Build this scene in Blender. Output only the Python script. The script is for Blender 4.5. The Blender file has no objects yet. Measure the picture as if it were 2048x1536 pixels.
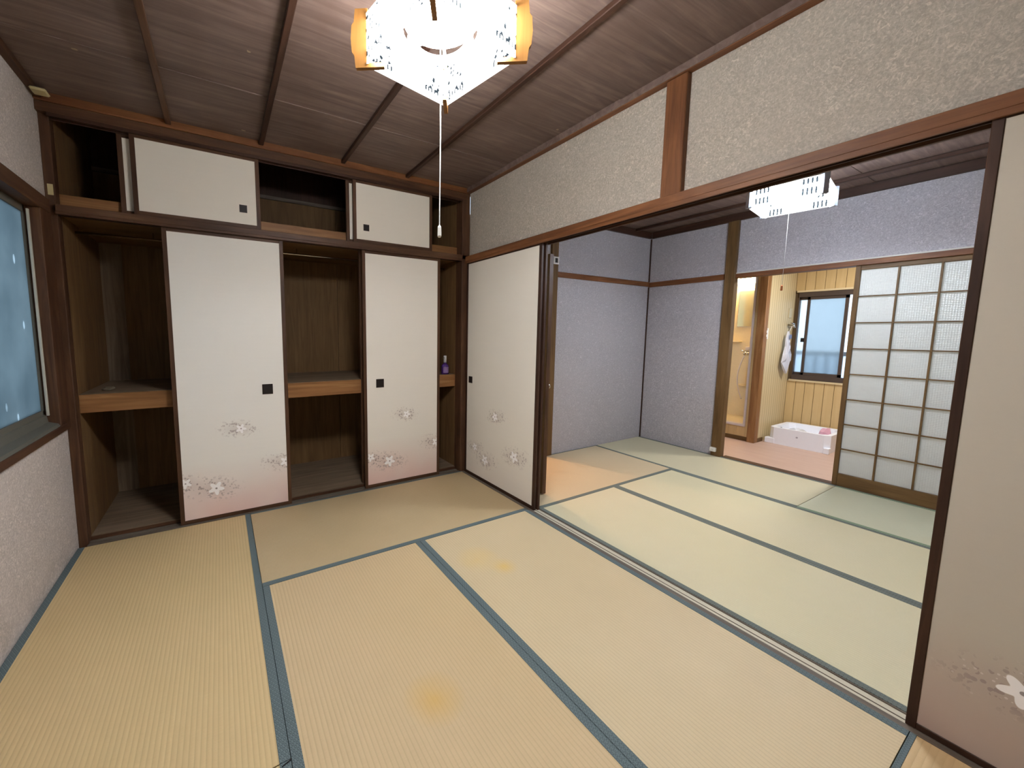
import bpy, bmesh, math, random
from mathutils import Matrix, Vector

random.seed(7)
sc = bpy.context.scene
COL = sc.collection

# ------------------------------------------------------------------ camera
cam_d = bpy.data.cameras.new('camera')
cam = bpy.data.objects.new('camera', cam_d)
COL.objects.link(cam)
FPX, PPX, PPY = 776.045, 889.389, 746.721
cam_d.sensor_fit = 'HORIZONTAL'
cam_d.sensor_width = 36.0
cam_d.lens = FPX / 2048 * 36.0
cam_d.shift_x = (1024 - PPX) / 2048
cam_d.shift_y = (PPY - 768) / 2048
cam_d.clip_start = 0.02
yaw, pitch, roll = -0.5235014, -0.10459, 0.0068841
cy, sy, cp, sp = math.cos(yaw), math.sin(yaw), math.cos(pitch), math.sin(pitch)
F_ = Vector((-sy * cp, cy * cp, sp))
R_ = Vector((cy, sy, 0))
U_ = R_.cross(F_)
c_, s_ = math.cos(roll), math.sin(roll)
R2, U2 = R_ * c_ + U_ * s_, U_ * c_ - R_ * s_
M = Matrix((R2, U2, -F_)).transposed().to_4x4()
M.translation = Vector((-1.85825, -2.85657, 1.24028))
cam.matrix_world = M
sc.camera = cam

# ------------------------------------------------------------------ world, lights, exposure
w = bpy.data.worlds.new('world')
sc.world = w
w.use_nodes = True
nt = w.node_tree
nt.nodes['Background'].inputs[0].default_value = (0.66, 0.83, 1.0, 1)
nt.nodes['Background'].inputs[1].default_value = 1.0
sc.view_settings.view_transform = 'Standard'
sc.view_settings.look = 'None'
sc.view_settings.exposure = 1.45
sc.view_settings.gamma = 1.0
sc.view_settings.use_curve_mapping = False
sc.cycles.use_denoising = True
sc.cycles.max_bounces = 10
sc.cycles.diffuse_bounces = 6
sc.cycles.glossy_bounces = 4
sc.cycles.transmission_bounces = 8
sc.cycles.sample_clamp_indirect = 6.0
sc.cycles.caustics_reflective = False
sc.cycles.caustics_refractive = True

PANEL1 = 9.0     # glowing glass sides of the two pendants
PANEL2 = 12.0
TUBE1 = 90.0      # ring tubes of the pendant in the near room
TUBE2 = 78.0      # ring tubes of the pendant in the far room
HALL_W = 22.0      # warm bulb in the passage behind the far room
KITCHEN_W = 13.0
SHOWER_E = 20.0


def area(name, loc, size, power, color, rot=(0, 0, 0)):
    l = bpy.data.lights.new(name, 'AREA')
    l.shape = 'DISK'
    l.size = size
    l.energy = power
    l.color = color
    o = bpy.data.objects.new(name, l)
    o.location = loc
    o.rotation_euler = rot
    COL.objects.link(o)
    return o


area('kitchen_ceiling_light', (3.45, -1.75, 2.26), 0.30, KITCHEN_W, (1.0, 0.97, 0.93))
pl = bpy.data.lights.new('passage_bulb_light', 'POINT')
pl.energy = HALL_W
pl.color = (1.0, 0.62, 0.30)
pl.shadow_soft_size = 0.015
po = bpy.data.objects.new('passage_bulb_light', pl)
po.location = (0.56, 0.95, 1.75)
COL.objects.link(po)

# ------------------------------------------------------------------ node helpers


def lin(r, g, b):
    f = lambda c: ((c / 255) / 12.92) if c / 255 <= 0.04045 else (((c / 255) + 0.055) / 1.055) ** 2.4
    return (f(r), f(g), f(b), 1)


class NB:
    def __init__(s, name):
        s.m = bpy.data.materials.new(name)
        s.m.use_nodes = True
        s.t = s.m.node_tree
        s.t.nodes.clear()
        s.out = s.t.nodes.new('ShaderNodeOutputMaterial')
        s._pos = None

    def node(s, typ, **kw):
        n = s.t.nodes.new(typ)
        for k, v in kw.items():
            setattr(n, k, v)
        return n

    def put(s, sock, v):
        if isinstance(v, bpy.types.NodeSocket):
            s.t.links.new(v, sock)
        else:
            sock.default_value = v

    def pos(s):
        if s._pos is None:
            g = s.node('ShaderNodeNewGeometry')
            s._pos = g.outputs['Position']
            sep = s.node('ShaderNodeSeparateXYZ')
            s.t.links.new(s._pos, sep.inputs[0])
            s.x, s.y, s.z = sep.outputs
        return s._pos

    def m_(s, op, a, b=None, c=None, clamp=False):
        n = s.node('ShaderNodeMath', operation=op)
        n.use_clamp = clamp
        s.put(n.inputs[0], a)
        if b is not None:
            s.put(n.inputs[1], b)
        if c is not None:
            s.put(n.inputs[2], c)
        return n.outputs[0]

    def scaled(s, vec, sc3, off=(0, 0, 0)):
        n = s.node('ShaderNodeVectorMath', operation='MULTIPLY_ADD')
        s.put(n.inputs[0], vec)
        n.inputs[1].default_value = sc3
        n.inputs[2].default_value = off
        return n.outputs[0]

    def noise(s, vec, scale, detail=2.0, rough=0.5, dist=0.0):
        n = s.node('ShaderNodeTexNoise')
        s.put(n.inputs['Vector'], vec)
        n.inputs['Scale'].default_value = scale
        n.inputs['Detail'].default_value = detail
        n.inputs['Roughness'].default_value = rough
        n.inputs['Distortion'].default_value = dist
        return n.outputs[0]

    def voro(s, vec, scale, rand=1.0):
        n = s.node('ShaderNodeTexVoronoi')
        s.put(n.inputs['Vector'], vec)
        n.inputs['Scale'].default_value = scale
        n.inputs['Randomness'].default_value = rand
        return n.outputs

    def ramp(s, v, stops):
        n = s.node('ShaderNodeValToRGB')
        s.put(n.inputs[0], v)
        e = n.color_ramp.elements
        e[0].position, e[0].color = stops[0]
        e[1].position, e[1].color = stops[-1]
        for p, c in stops[1:-1]:
            k = e.new(p)
            k.color = c
        return n.outputs[0]

    def mix(s, f, a, b, mode='MIX'):
        n = s.node('ShaderNodeMix', data_type='RGBA', blend_type=mode)
        s.put(n.inputs[0], f)
        s.put(n.inputs[6], a)
        s.put(n.inputs[7], b)
        return n.outputs[2]

    def bump(s, h, strength=0.3, dist=0.002, normal=None):
        n = s.node('ShaderNodeBump')
        n.inputs['Strength'].default_value = strength
        n.inputs['Distance'].default_value = dist
        s.put(n.inputs['Height'], h)
        if normal is not None:
            s.put(n.inputs['Normal'], normal)
        return n.outputs[0]

    def pbr(s, color, rough=0.6, normal=None, metal=0.0, spec=0.5, **kw):
        n = s.node('ShaderNodeBsdfPrincipled')
        s.put(n.inputs['Base Color'], color)
        s.put(n.inputs['Roughness'], rough)
        s.put(n.inputs['Metallic'], metal)
        s.put(n.inputs['Specular IOR Level'], spec)
        if normal is not None:
            s.put(n.inputs['Normal'], normal)
        for k, v in kw.items():
            s.put(n.inputs[k], v)
        s.t.links.new(n.outputs[0], s.out.inputs[0])
        return n.outputs[0]


def plain(name, rgb, rough=0.5, metal=0.0, spec=0.5, grain=0.04):
    n = NB(name)
    p = n.pos()
    f = n.noise(p, 60, 3)
    c = lin(*rgb)
    d = tuple(x * (1 - grain * 3) for x in c[:3]) + (1,)
    n.pbr(n.mix(f, c, d), rough, None, metal, spec)
    return n.m


_woods = {}


def wood(axis, kind='dark'):
    """stained softwood, grain running along one axis"""
    key = (axis, kind)
    if key in _woods:
        return _woods[key]
    pal = {
        'dark': ((54, 36, 25), (88, 60, 42), (114, 82, 58)),
        'red': ((84, 50, 30), (124, 80, 48), (154, 106, 68)),
        'black': ((40, 25, 18), (62, 40, 29), (78, 52, 38)),
        'board': ((88, 74, 68), (122, 104, 97), (156, 135, 124)),
        'ply': ((92, 68, 42), (116, 88, 56), (134, 104, 68)),
        'floorply': ((92, 78, 62), (124, 106, 86), (146, 126, 104)),
        'shelf': ((112, 76, 44), (146, 104, 64), (176, 132, 88)),
        'lattice': ((74, 54, 30), (106, 80, 48), (128, 100, 64)),
        'fin': ((128, 88, 42), (146, 102, 52), (158, 114, 62)),
        'old': ((74, 66, 58), (104, 94, 84), (130, 120, 106)),
        'pale': ((196, 178, 138), (214, 196, 158), (224, 208, 172)),
    }[kind]
    n = NB('wood_%s_%s' % (kind, 'xyz'[axis]))
    p = n.pos()
    s3 = [22.0, 22.0, 22.0]
    s3[axis] = 1.6
    v = n.scaled(p, tuple(s3))
    f = n.noise(v, 1.0, 5, 0.6, 1.2)
    s4 = [160.0, 160.0, 160.0]
    s4[axis] = 6.0
    fine = n.noise(n.scaled(p, tuple(s4)), 1.0, 2)
    blotch = n.noise(p, 2.3, 3)
    col = n.ramp(f, [(0.25, lin(*pal[0])), (0.5, lin(*pal[1])), (0.78, lin(*pal[2]))])
    col = n.mix(n.m_('MULTIPLY', fine, 0.45), col, lin(*pal[0]))
    col = n.mix(n.m_('MULTIPLY_ADD', blotch, 1.6, -0.62, clamp=True), col, lin(*pal[0]), 'MIX') if kind in ('dark', 'red') else col
    if kind == 'board':
        st = n.noise(n.scaled(p, (3.0, 1.6, 1.0)), 1.0, 4, 0.6)
        col = n.mix(n.m_('MULTIPLY_ADD', st, 1.4, -0.35, clamp=True), col, lin(92, 72, 62))
        sp = n.voro(n.scaled(p, (1.0, 1.7, 1.0)), 2.6)[0]
        nn = n.noise(p, 26, 3)
        spot = n.m_('LESS_THAN', n.m_('ADD', sp, n.m_('MULTIPLY', nn, 0.13)), 0.105)
        col = n.mix(n.m_('MULTIPLY', spot, 0.6), col, lin(176, 158, 128))
    nrm = n.bump(n.m_('ADD', f, n.m_('MULTIPLY', fine, 0.5)), 0.25, 0.0015)
    n.pbr(col, 0.62 if kind in ('board', 'ply', 'floorply', 'old') else 0.5, nrm, 0, 0.25)
    _woods[key] = n.m
    return n.m


def wall_mat(name, rgb, mould=0.0):
    """fibre-flecked plaster"""
    n = NB(name)
    p = n.pos()
    a = n.noise(p, 120, 4, 0.7)
    b = n.noise(n.scaled(p, (1, 1, 1.0)), 3.0, 4)
    fl = n.noise(n.scaled(p, (1, 1, 1)), 55, 3, 0.6, 2.0)
    c = lin(*rgb)
    dk = tuple(v * 0.66 for v in c[:3]) + (1,)
    lt = tuple(min(1, v * 1.22) for v in c[:3]) + (1,)
    col = n.mix(n.m_('MULTIPLY_ADD', a, 3.0, -1.15, clamp=True), dk, c)
    col = n.mix(n.m_('MULTIPLY_ADD', fl, 5.0, -2.65, clamp=True), col, lt)
    col = n.mix(n.m_('MULTIPLY_ADD', b, 1.6, -0.7, clamp=True), col, tuple(v * 0.86 for v in c[:3]) + (1,))
    if mould:
        mm = n.noise(p, 9, 5, 0.7)
        h = n.m_('MULTIPLY_ADD', n.z, -2.2, 0.62, clamp=True)
        k = n.m_('MULTIPLY', n.m_('MULTIPLY_ADD', mm, 6, -2.7, clamp=True), h)
        col = n.mix(n.m_('MULTIPLY', k, mould), col, lin(96, 92, 82))
    v = n.voro(p, 21)
    spk = n.m_('LESS_THAN', v[0], 0.045)
    col = n.mix(n.m_('MULTIPLY', spk, 0.35), col, lin(240, 238, 230))
    nrm = n.bump(n.m_('ADD', a, fl), 0.55, 0.0022)
    n.pbr(col, 0.85, nrm, 0, 0.25)
    return n.m


def tatami_mat_material(name, axis, rgb, rgb2, seed=0.0, ribs=0.5):
    """woven rush: ribs run along 'axis' every 15 mm"""
    n = NB(name)
    p = n.pos()
    across = n.y if axis == 0 else n.x
    rib = n.m_('ABSOLUTE', n.m_('SINE', n.m_('MULTIPLY', across, math.pi / 0.0150)))
    along = n.x if axis == 0 else n.y
    s3 = (30.0, 900.0, 1.0) if axis == 1 else (900.0, 30.0, 1.0)
    rush = n.noise(n.scaled(p, s3, (seed, seed, 0)), 1.0, 2)
    big = n.noise(n.scaled(p, (1.1, 1.1, 1), (seed, seed * 2, 0)), 1.0, 3)
    mid = n.noise(n.scaled(p, (5, 5, 1), (seed, 3, 0)), 1.0, 3)
    c1, c2 = lin(*rgb), lin(*rgb2)
    col = n.mix(n.m_('MULTIPLY_ADD', big, 2.2, -0.65, clamp=True), c1, c2)
    col = n.mix(n.m_('MULTIPLY', mid, 0.22), col, tuple(v * 0.72 for v in c1[:3]) + (1,))
    col = n.mix(n.m_('MULTIPLY_ADD', rush, 0.9, -0.25, clamp=True), col, tuple(v * 0.84 for v in c1[:3]) + (1,))
    groove = n.m_('POWER', n.m_('SUBTRACT', 1.0, rib), 3.0)
    col = n.mix(n.m_('MULTIPLY', groove, ribs), col, tuple(v * 0.5 for v in c1[:3]) + (1,))
    for (sx, sy_, r, tone) in STAINS.get(name, []):
        d = n.m_('SQRT', n.m_('ADD', n.m_('POWER', n.m_('SUBTRACT', n.x, sx), 2), n.m_('POWER', n.m_('SUBTRACT', n.y, sy_), 2)))
        k = n.m_('MULTIPLY_ADD', d, -1.0 / r, 1.0, clamp=True)
        k = n.m_('MULTIPLY', k, n.m_('MULTIPLY_ADD', mid, 2.0, -0.2, clamp=True))
        col = n.mix(n.m_('MULTIPLY', k, 0.75), col, lin(*tone))
    nrm = n.bump(n.m_('ADD', rib, n.m_('MULTIPLY', rush, 0.5)), 0.42, 0.0016)
    n.pbr(col, 0.55, nrm, 0, 0.35)
    return n.m


STAINS = {
    'rush_mid': [(-1.28, -1.80, 0.11, (208, 168, 88)), (-0.80, -1.25, 0.12, (214, 180, 104))],
    'rush_right': [(-0.68, -1.20, 0.13, (216, 182, 104)), (-0.60, -1.32, 0.08, (216, 180, 98))],
}


def border_mat(name, rgb, rgb2):
    """woven cloth tape with small lozenges"""
    n = NB(name)
    p = n.pos()
    q = 0.0125
    a = n.m_('SINE', n.m_('MULTIPLY', n.m_('ADD', n.x, n.m_('MULTIPLY', n.y, 0.62)), math.pi / q))
    b = n.m_('SINE', n.m_('MULTIPLY', n.m_('SUBTRACT', n.x, n.m_('MULTIPLY', n.y, 0.62)), math.pi / q))
    k = n.m_('ABSOLUTE', n.m_('MULTIPLY', a, b))
    ring = n.m_('LESS_THAN', n.m_('ABSOLUTE', n.m_('SUBTRACT', k, 0.55)), 0.22)
    gr = n.noise(p, 300, 2)
    col = n.mix(n.m_('MULTIPLY', ring, 0.85), lin(*rgb), lin(*rgb2))
    col = n.mix(n.m_('MULTIPLY', gr, 0.3), col, lin(*rgb2))
    n.pbr(col, 0.75, n.bump(k, 0.3, 0.0006), 0, 0.2)
    return n.m


def blossom_paper(name, axis, flowers, pink=1.0, base=(236, 231, 220), pinkc=(228, 194, 187)):
    """fusuma paper with printed blossoms; axis = horizontal axis of the sheet; flowers = (u, v, radius, phase)"""
    n = NB(name)
    p = n.pos()
    u = (n.x, n.y)[axis]
    v = n.z
    fib = n.noise(n.scaled(p, (3, 3, 60)), 1.0, 3)
    grain = n.noise(p, 260, 2)
    cb = lin(*base)
    col = n.mix(n.m_('MULTIPLY', fib, 0.14), cb, tuple(k * 0.8 for k in cb[:3]) + (1,))
    col = n.mix(n.m_('MULTIPLY', grain, 0.10), col, tuple(k * 0.7 for k in cb[:3]) + (1,))
    wav = n.noise(n.scaled(p, (2.6, 2.6, 2.6)), 1.0, 2)
    g = n.m_('MULTIPLY_ADD', v, -2.6, 1.02, clamp=True)
    g = n.m_('MULTIPLY', g, n.m_('MULTIPLY_ADD', wav, 1.4, 0.25, clamp=True))
    col = n.mix(n.m_('MULTIPLY', g, 0.95 * pink), col, lin(*pinkc))
    leafsrc = n.voro(n.scaled(p, (1, 1, 1)), 62)
    leafn = n.m_('LESS_THAN', leafsrc[0], 0.46)
    leafm = n.m_('GREATER_THAN', n.noise(p, 34, 2), 0.50)
    whites = n.m_('MULTIPLY', n.m_('LESS_THAN', n.voro(p, 85)[0], 0.26), n.m_('GREATER_THAN', n.noise(p, 27, 2), 0.56))
    for (fu, fv, r, ph) in flowers:
        du = n.m_('SUBTRACT', u, fu)
        dv = n.m_('SUBTRACT', v, fv)
        # leaf spray, offset up and aside of the bloom
        lu = n.m_('DIVIDE', n.m_('ADD', du, r * 0.4), r * 4.2)
        lv = n.m_('DIVIDE', n.m_('SUBTRACT', dv, n.m_('MULTIPLY', du, -0.10)), r * 2.0)
        ld = n.m_('SQRT', n.m_('ADD', n.m_('MULTIPLY', lu, lu), n.m_('MULTIPLY', lv, lv)))
        lm = n.m_('MULTIPLY_ADD', ld, -1.7, 1.7, clamp=True)
        k = n.m_('MULTIPLY', n.m_('MULTIPLY', leafn, leafm), lm)
        col = n.mix(n.m_('MULTIPLY', k, 0.62), col, lin(140, 122, 120))
        col = n.mix(n.m_('MULTIPLY', n.m_('MULTIPLY', whites, lm), 0.55), col, lin(236, 230, 226))
        halo = n.m_('MULTIPLY_ADD', ld, -1.3, 1.0, clamp=True)
        col = n.mix(n.m_('MULTIPLY', halo, 0.34), col, lin(176, 160, 156))
        rr = n.m_('SQRT', n.m_('ADD', n.m_('MULTIPLY', du, du), n.m_('MULTIPLY', dv, dv)))
        th = n.m_('ARCTAN2', dv, du)
        pet = n.m_('MULTIPLY_ADD', n.m_('COSINE', n.m_('MULTIPLY_ADD', th, 5.0, ph)), 0.24 * r, 0.76 * r)
        fm = n.m_('MULTIPLY', n.m_('SUBTRACT', pet, rr), 400.0, clamp=True)
        col = n.mix(fm, col, lin(252, 250, 250))
        cm = n.m_('LESS_THAN', rr, r * 0.13)
        col = n.mix(n.m_('MULTIPLY', cm, 0.8), col, lin(120, 104, 100))
    n.pbr(col, 0.72, n.bump(fib, 0.08, 0.001), 0, 0.25)
    return n.m


# ------------------------------------------------------------------ mesh helpers
def bm_box(bm, x0, x1, y0, y1, z0, z1, bev=0.0):
    x0, x1 = min(x0, x1), max(x0, x1)
    y0, y1 = min(y0, y1), max(y0, y1)
    z0, z1 = min(z0, z1), max(z0, z1)
    vs = [bm.verts.new((x, y, z)) for z in (z0, z1) for y in (y0, y1) for x in (x0, x1)]
    fs = [(0, 2, 3, 1), (4, 5, 7, 6), (0, 1, 5, 4), (2, 6, 7, 3), (0, 4, 6, 2), (1, 3, 7, 5)]
    faces = [bm.faces.new([vs[i] for i in f]) for f in fs]
    if bev:
        es = list({e for f in faces for e in f.edges})
        bmesh.ops.bevel(bm, geom=es, offset=min(bev, (x1 - x0) * .45, (y1 - y0) * .45, (z1 - z0) * .45), segments=1, affect='EDGES', profile=0.5)
    return bm


def bm_prism(bm, pts, z0, z1):
    """polygon in xy extruded in z"""
    a = [bm.verts.new((x, y, z0)) for x, y in pts]
    b = [bm.verts.new((x, y, z1)) for x, y in pts]
    n = len(pts)
    bm.faces.new(a[::-1])
    bm.faces.new(b)
    for i in range(n):
        bm.faces.new((a[i], a[(i + 1) % n], b[(i + 1) % n], b[i]))
    return bm


def bm_poly3(bm, pts, nrm, th):
    """closed 3d polygon given thickness along nrm"""
    nrm = Vector(nrm).normalized() * th
    a = [bm.verts.new(Vector(p) - nrm / 2) for p in pts]
    b = [bm.verts.new(Vector(p) + nrm / 2) for p in pts]
    n = len(pts)
    bm.faces.new(a[::-1])
    bm.faces.new(b)
    for i in range(n):
        bm.faces.new((a[i], a[(i + 1) % n], b[(i + 1) % n], b[i]))
    bmesh.ops.recalc_face_normals(bm, faces=bm.faces)
    return bm


def bm_tube(bm, pts, r, seg=8, closed=False, caps=True):
    pts = [Vector(p) for p in pts]
    n = len(pts)
    rings = []
    for i, p in enumerate(pts):
        if closed:
            d = (pts[(i + 1) % n] - pts[i - 1]).normalized()
        else:
            d = (pts[min(i + 1, n - 1)] - pts[max(i - 1, 0)]).normalized()
        up = Vector((0, 0, 1)) if abs(d.z) < 0.9 else Vector((1, 0, 0))
        a = d.cross(up).normalized()
        b = d.cross(a)
        rr = r[i] if isinstance(r, (list, tuple)) else r
        rings.append([bm.verts.new(p + (a * math.cos(t) + b * math.sin(t)) * rr) for t in [2 * math.pi * k / seg for k in range(seg)]])
    m = n if closed else n - 1
    for i in range(m):
        A, B = rings[i], rings[(i + 1) % n]
        for k in range(seg):
            bm.faces.new((A[k], A[(k + 1) % seg], B[(k + 1) % seg], B[k]))
    if not closed and caps:
        bm.faces.new(rings[0][::-1])
        bm.faces.new(rings[-1])
    bmesh.ops.recalc_face_normals(bm, faces=bm.faces)
    return bm


def bm_lathe(bm, prof, c, seg=20, axis='z'):
    """prof = [(r, h)...]"""
    rings = []
    for r, h in prof:
        ring = []
        for k in range(seg):
            t = 2 * math.pi * k / seg
            a, b = r * math.cos(t), r * math.sin(t)
            v = {'z': (a, b, h), 'y': (a, h, b), 'x': (h, a, b)}[axis]
            ring.append(bm.verts.new((c[0] + v[0], c[1] + v[1], c[2] + v[2])))
        rings.append(ring)
    for i in range(len(rings) - 1):
        for k in range(seg):
            bm.faces.new((rings[i][k], rings[i][(k + 1) % seg], rings[i + 1][(k + 1) % seg], rings[i + 1][k]))
    bm.faces.new(rings[0][::-1])
    bm.faces.new(rings[-1])
    bmesh.ops.recalc_face_normals(bm, faces=bm.faces)
    return bm


def wloc(o):
    v = Vector((0, 0, 0))
    while o is not None:
        v += o.location
        o = o.parent
    return v


def obj(name, bm, mat, parent=None, label=None, cat=None, kind=None, group=None, smooth=False, origin=None):
    xs = [v.co.x for v in bm.verts]
    ys = [v.co.y for v in bm.verts]
    zs = [v.co.z for v in bm.verts]
    og = Vector(origin) if origin else Vector(((min(xs) + max(xs)) / 2, (min(ys) + max(ys)) / 2, min(zs)))
    bmesh.ops.translate(bm, vec=-og, verts=bm.verts)
    me = bpy.data.meshes.new(name)
    bm.to_mesh(me)
    bm.free()
    if smooth:
        for f in me.polygons:
            f.use_smooth = True
    me.materials.append(mat)
    o = bpy.data.objects.new(name, me)
    COL.objects.link(o)
    o.location = og
    if parent is not None:
        o.parent = parent
        o.location = og - wloc(parent)
    props(o, label, cat, kind, group)
    return o


def props(o, label=None, cat=None, kind=None, group=None):
    if label:
        o['label'] = label
    if cat:
        o['category'] = cat
    if kind:
        o['kind'] = kind
    if group:
        o['group'] = group
    return o


def thing(name, loc, label, cat, kind=None, group=None):
    o = bpy.data.objects.new(name, None)
    o.empty_display_size = 0.05
    COL.objects.link(o)
    o.location = loc
    return props(o, label, cat, kind, group)


def B(name, x0, x1, y0, y1, z0, z1, mat, parent=None, bev=0.0, **kw):
    return obj(name, bm_box(bmesh.new(), x0, x1, y0, y1, z0, z1, bev), mat, parent, **kw)


# ------------------------------------------------------------------ materials
WALL = wall_mat('wall_plaster', (196, 187, 174), 0.0)
WALLL = wall_mat('wall_plaster_window', (206, 197, 192), 0.35)
WALL2 = wall_mat('wall_plaster_far', (186, 182, 186), 0.10)
PLAINW = plain('plain_wall', (176, 168, 156), 0.9)
CONC = plain('subfloor', (120, 110, 98), 0.9)
BORD1 = border_mat('border_blue', (106, 120, 122), (68, 80, 84))
BORD2 = border_mat('border_grey', (112, 120, 116), (76, 84, 80))
BORD3 = border_mat('border_green', (132, 150, 126), (98, 118, 96))
PALE = plain('pale_groove_tape', (196, 190, 170), 0.4)
WHITEPL = plain('white_plastic', (226, 224, 218), 0.35, grain=0.01)
YELPL = plain('yellowed_plastic', (196, 184, 140), 0.45)
DARKMET = plain('dark_bronze', (40, 28, 28), 0.35, 0.4)
DARKIN = plain('dark_recess', (22, 16, 16), 0.5, 0.2)
CHROME = plain('chrome', (200, 198, 192), 0.18, 1.0)
BROWNAL = plain('bronze_aluminium', (84, 72, 66), 0.4, 0.3)
GREYAL = plain('weathered_frame', (92, 92, 84), 0.6)
RIM = plain('vinyl_strip', (196, 194, 182), 0.4)

# ------------------------------------------------------------------ shell
CZ = 2.44
fl = B('floor', -2.9, 2.62, -3.7, 0.95, -0.20, -0.056, CONC, label='subfloor under the two matted rooms', cat='floor', kind='structure')


def wall_part(name, parts, mat, label):
    bm = bmesh.new()
    for p in parts:
        bm_box(bm, *p)
    return obj(name, bm, mat, label=label, cat='wall', kind='structure')


# left wall with the window opening
WY0, WY1 = -1.92, -0.075
wl = wall_part('wall_left', [(-2.76, -2.62, 0.03, 0.95, -0.056, 2.75), (-2.76, -2.62, -3.6, 0.03, -0.056, 0.70), (-2.76, -2.62, -3.6, 0.03, 1.915, CZ),
                             (-2.76, -2.62, -3.6, WY0, 0.70, 1.915), (-2.76, -2.62, WY1, 0.03, 0.70, 1.915)], WALLL,
               'pale plaster wall on the left, around and below the frosted window')
wall_part('wall_right', [(0.03, 0.075, -3.52, -1.785, 1.885, CZ), (0.03, 0.075, -1.69, 0.0, 1.885, CZ)], WALL,
          'beige plaster wall band above the wide opening between the rooms')
wall_part('wall_rear', [(-2.76, 2.62, -3.62, -3.52, -0.056, CZ)], PLAINW, 'plain wall behind the viewer')
wall_part('wall_far', [(0.10, 0.24, -0.034, 0.06, -0.056, CZ), (0.94, 2.60, -0.034, 0.06, -0.056, CZ), (0.24, 0.94, -0.034, 0.06, 1.83, CZ)], WALL2,
          'grey plaster wall at the far end of the second room')
wall_part('wall_far_right', [(2.52, 2.60, -0.90, -0.034, -0.056, CZ), (2.52, 2.60, -3.52, -0.90, 1.835, CZ), (2.52, 2.60, -3.52, -2.66, -0.056, 1.835)], WALL2,
          'grey plaster wall of the second room with the doorway to the kitchen')


def ceiling(name, xs, ys, z, mat, lab):
    t = thing(name, ((xs[0] + xs[-1]) / 2, (ys[0] + ys[-1]) / 2, z), lab, 'ceiling', 'structure')
    B('backing', xs[0] - .1, xs[-1] + .1, min(ys) - .1, max(ys) + .1, z + 0.012, z + 0.05, mat, t)
    for j in range(len(ys) - 1):
        for i in range(len(xs) - 1):
            dz = random.uniform(0, 0.0015) + (0.004 if j % 2 else 0)
            B('ceiling_board', xs[i] + .001, xs[i + 1] - .001, ys[j], ys[j + 1] + .003, z + dz, z + 0.012, mat, t)
    return t


BOARD = wood(0, 'board')
c1 = ceiling('ceiling', [-2.60, -2.06, -1.576, -1.053, -0.56, 0.02], [-3.50, -3.30, -2.38, -1.46, -0.54, 0.02], CZ, BOARD,
             'dark brown timber board ceiling of the near room')
for bx in (-2.06, -1.576, -1.053, -0.56):
    B('ceiling_batten', bx - 0.014, bx + 0.014, -3.49, -0.002, CZ - 0.024, CZ, wood(1, 'black' if bx > -2 else 'dark'), c1, 0.003)
c2 = ceiling('ceiling', [0.085, 0.66, 1.17, 1.69, 2.20, 2.515], [-3.50, -2.74, -1.82, -0.90, -0.04], 2.395, BOARD,
             'dark timber board ceiling of the second room')
for bx in (0.66, 1.17, 1.69, 2.20):
    B('ceiling_batten', bx - 0.016, bx + 0.016, -3.49, -0.045, 2.369, 2.395, wood(1, 'black'), c2, 0.003)

n_trim = [0]


def trim(x0, x1, y0, y1, z0, z1, mat, label, bev=0.002):
    n_trim[0] += 1
    return B('trim_%d' % n_trim[0], x0, x1, y0, y1, z0, z1, mat, None, bev, label=label, cat='trim', kind='structure')


trim(-0.012, 0.03, -3.5, -0.002, 2.405, CZ, wood(1, 'red'), 'brown ceiling moulding above the beige wall band')
trim(-2.62, -2.585, -3.5, -0.002, 2.412, CZ, wood(1, 'dark'), 'dark ceiling moulding above the left wall')
trim(2.49, 2.52, -3.5, -0.064, 2.328, 2.395, wood(1, 'black'), 'dark ceiling moulding on the kitchen side of the second room')
trim(0.95, 2.49, -0.064, -0.034, 2.328, 2.395, wood(0, 'black'), 'dark ceiling moulding over the far grey wall')
trim(0.945, 2.52, -0.046, -0.034, 1.790, 1.842, wood(0, 'red'), 'thin brown rail across the far grey wall')
trim(2.508, 2.52, -0.842, -0.046, 1.782, 1.836, wood(1, 'red'), 'thin brown rail on the grey wall left of the doorway')
trim(2.512, 2.52, -0.050, -0.034, 0.0, 1.782, wood(2, 'black'), 'thin dark corner strip under the rail, far corner')
trim(2.512, 2.52, -0.050, -0.034, 1.842, 2.328, wood(2, 'black'), 'thin dark corner strip above the rail, far corner')
trim(2.485, 2.56, -0.935, -0.845, 0.0, 2.33, wood(2, 'lattice'), 'weathered brown post left of the kitchen doorway', 0.004)
trim(2.50, 2.60, -2.70, -0.935, 1.786, 1.826, wood(1, 'red'), 'brown lintel over the kitchen doorway')
trim(2.506, 2.52, -2.70, -0.935, 1.826, 1.838, RIM, 'pale strip along the top of the kitchen lintel')
trim(0.940, 1.025, -0.060, -0.034, 0.0, 2.33, wood(2, 'lattice'), 'brown door jamb at the left of the far grey wall')
# partition lintel with two grooves
kam = thing('trim_lintel', (0.03, -1.75, 1.83), 'long brown sliding-door lintel between the two rooms', 'trim', 'structure')
KW = wood(1, 'red')
B('lintel_board', -0.014, 0.075, -3.52, 0.0, 1.846, 1.886, KW, kam, 0.002)
B('lintel_lip', -0.014, -0.003, -3.52, -0.0, 1.828, 1.846, KW, kam)
B('lintel_lip', 0.024, 0.029, -3.52, -0.0, 1.830, 1.846, wood(1, 'black'), kam)
B('lintel_lip', 0.062, 0.075, -3.52, -0.0, 1.828, 1.846, wood(1, 'dark'), kam)
trim(-0.002, 0.075, -1.785, -1.69, 1.886, 2.405, wood(2, 'red'), 'short brown post in the middle of the beige wall band', 0.003)
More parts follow.
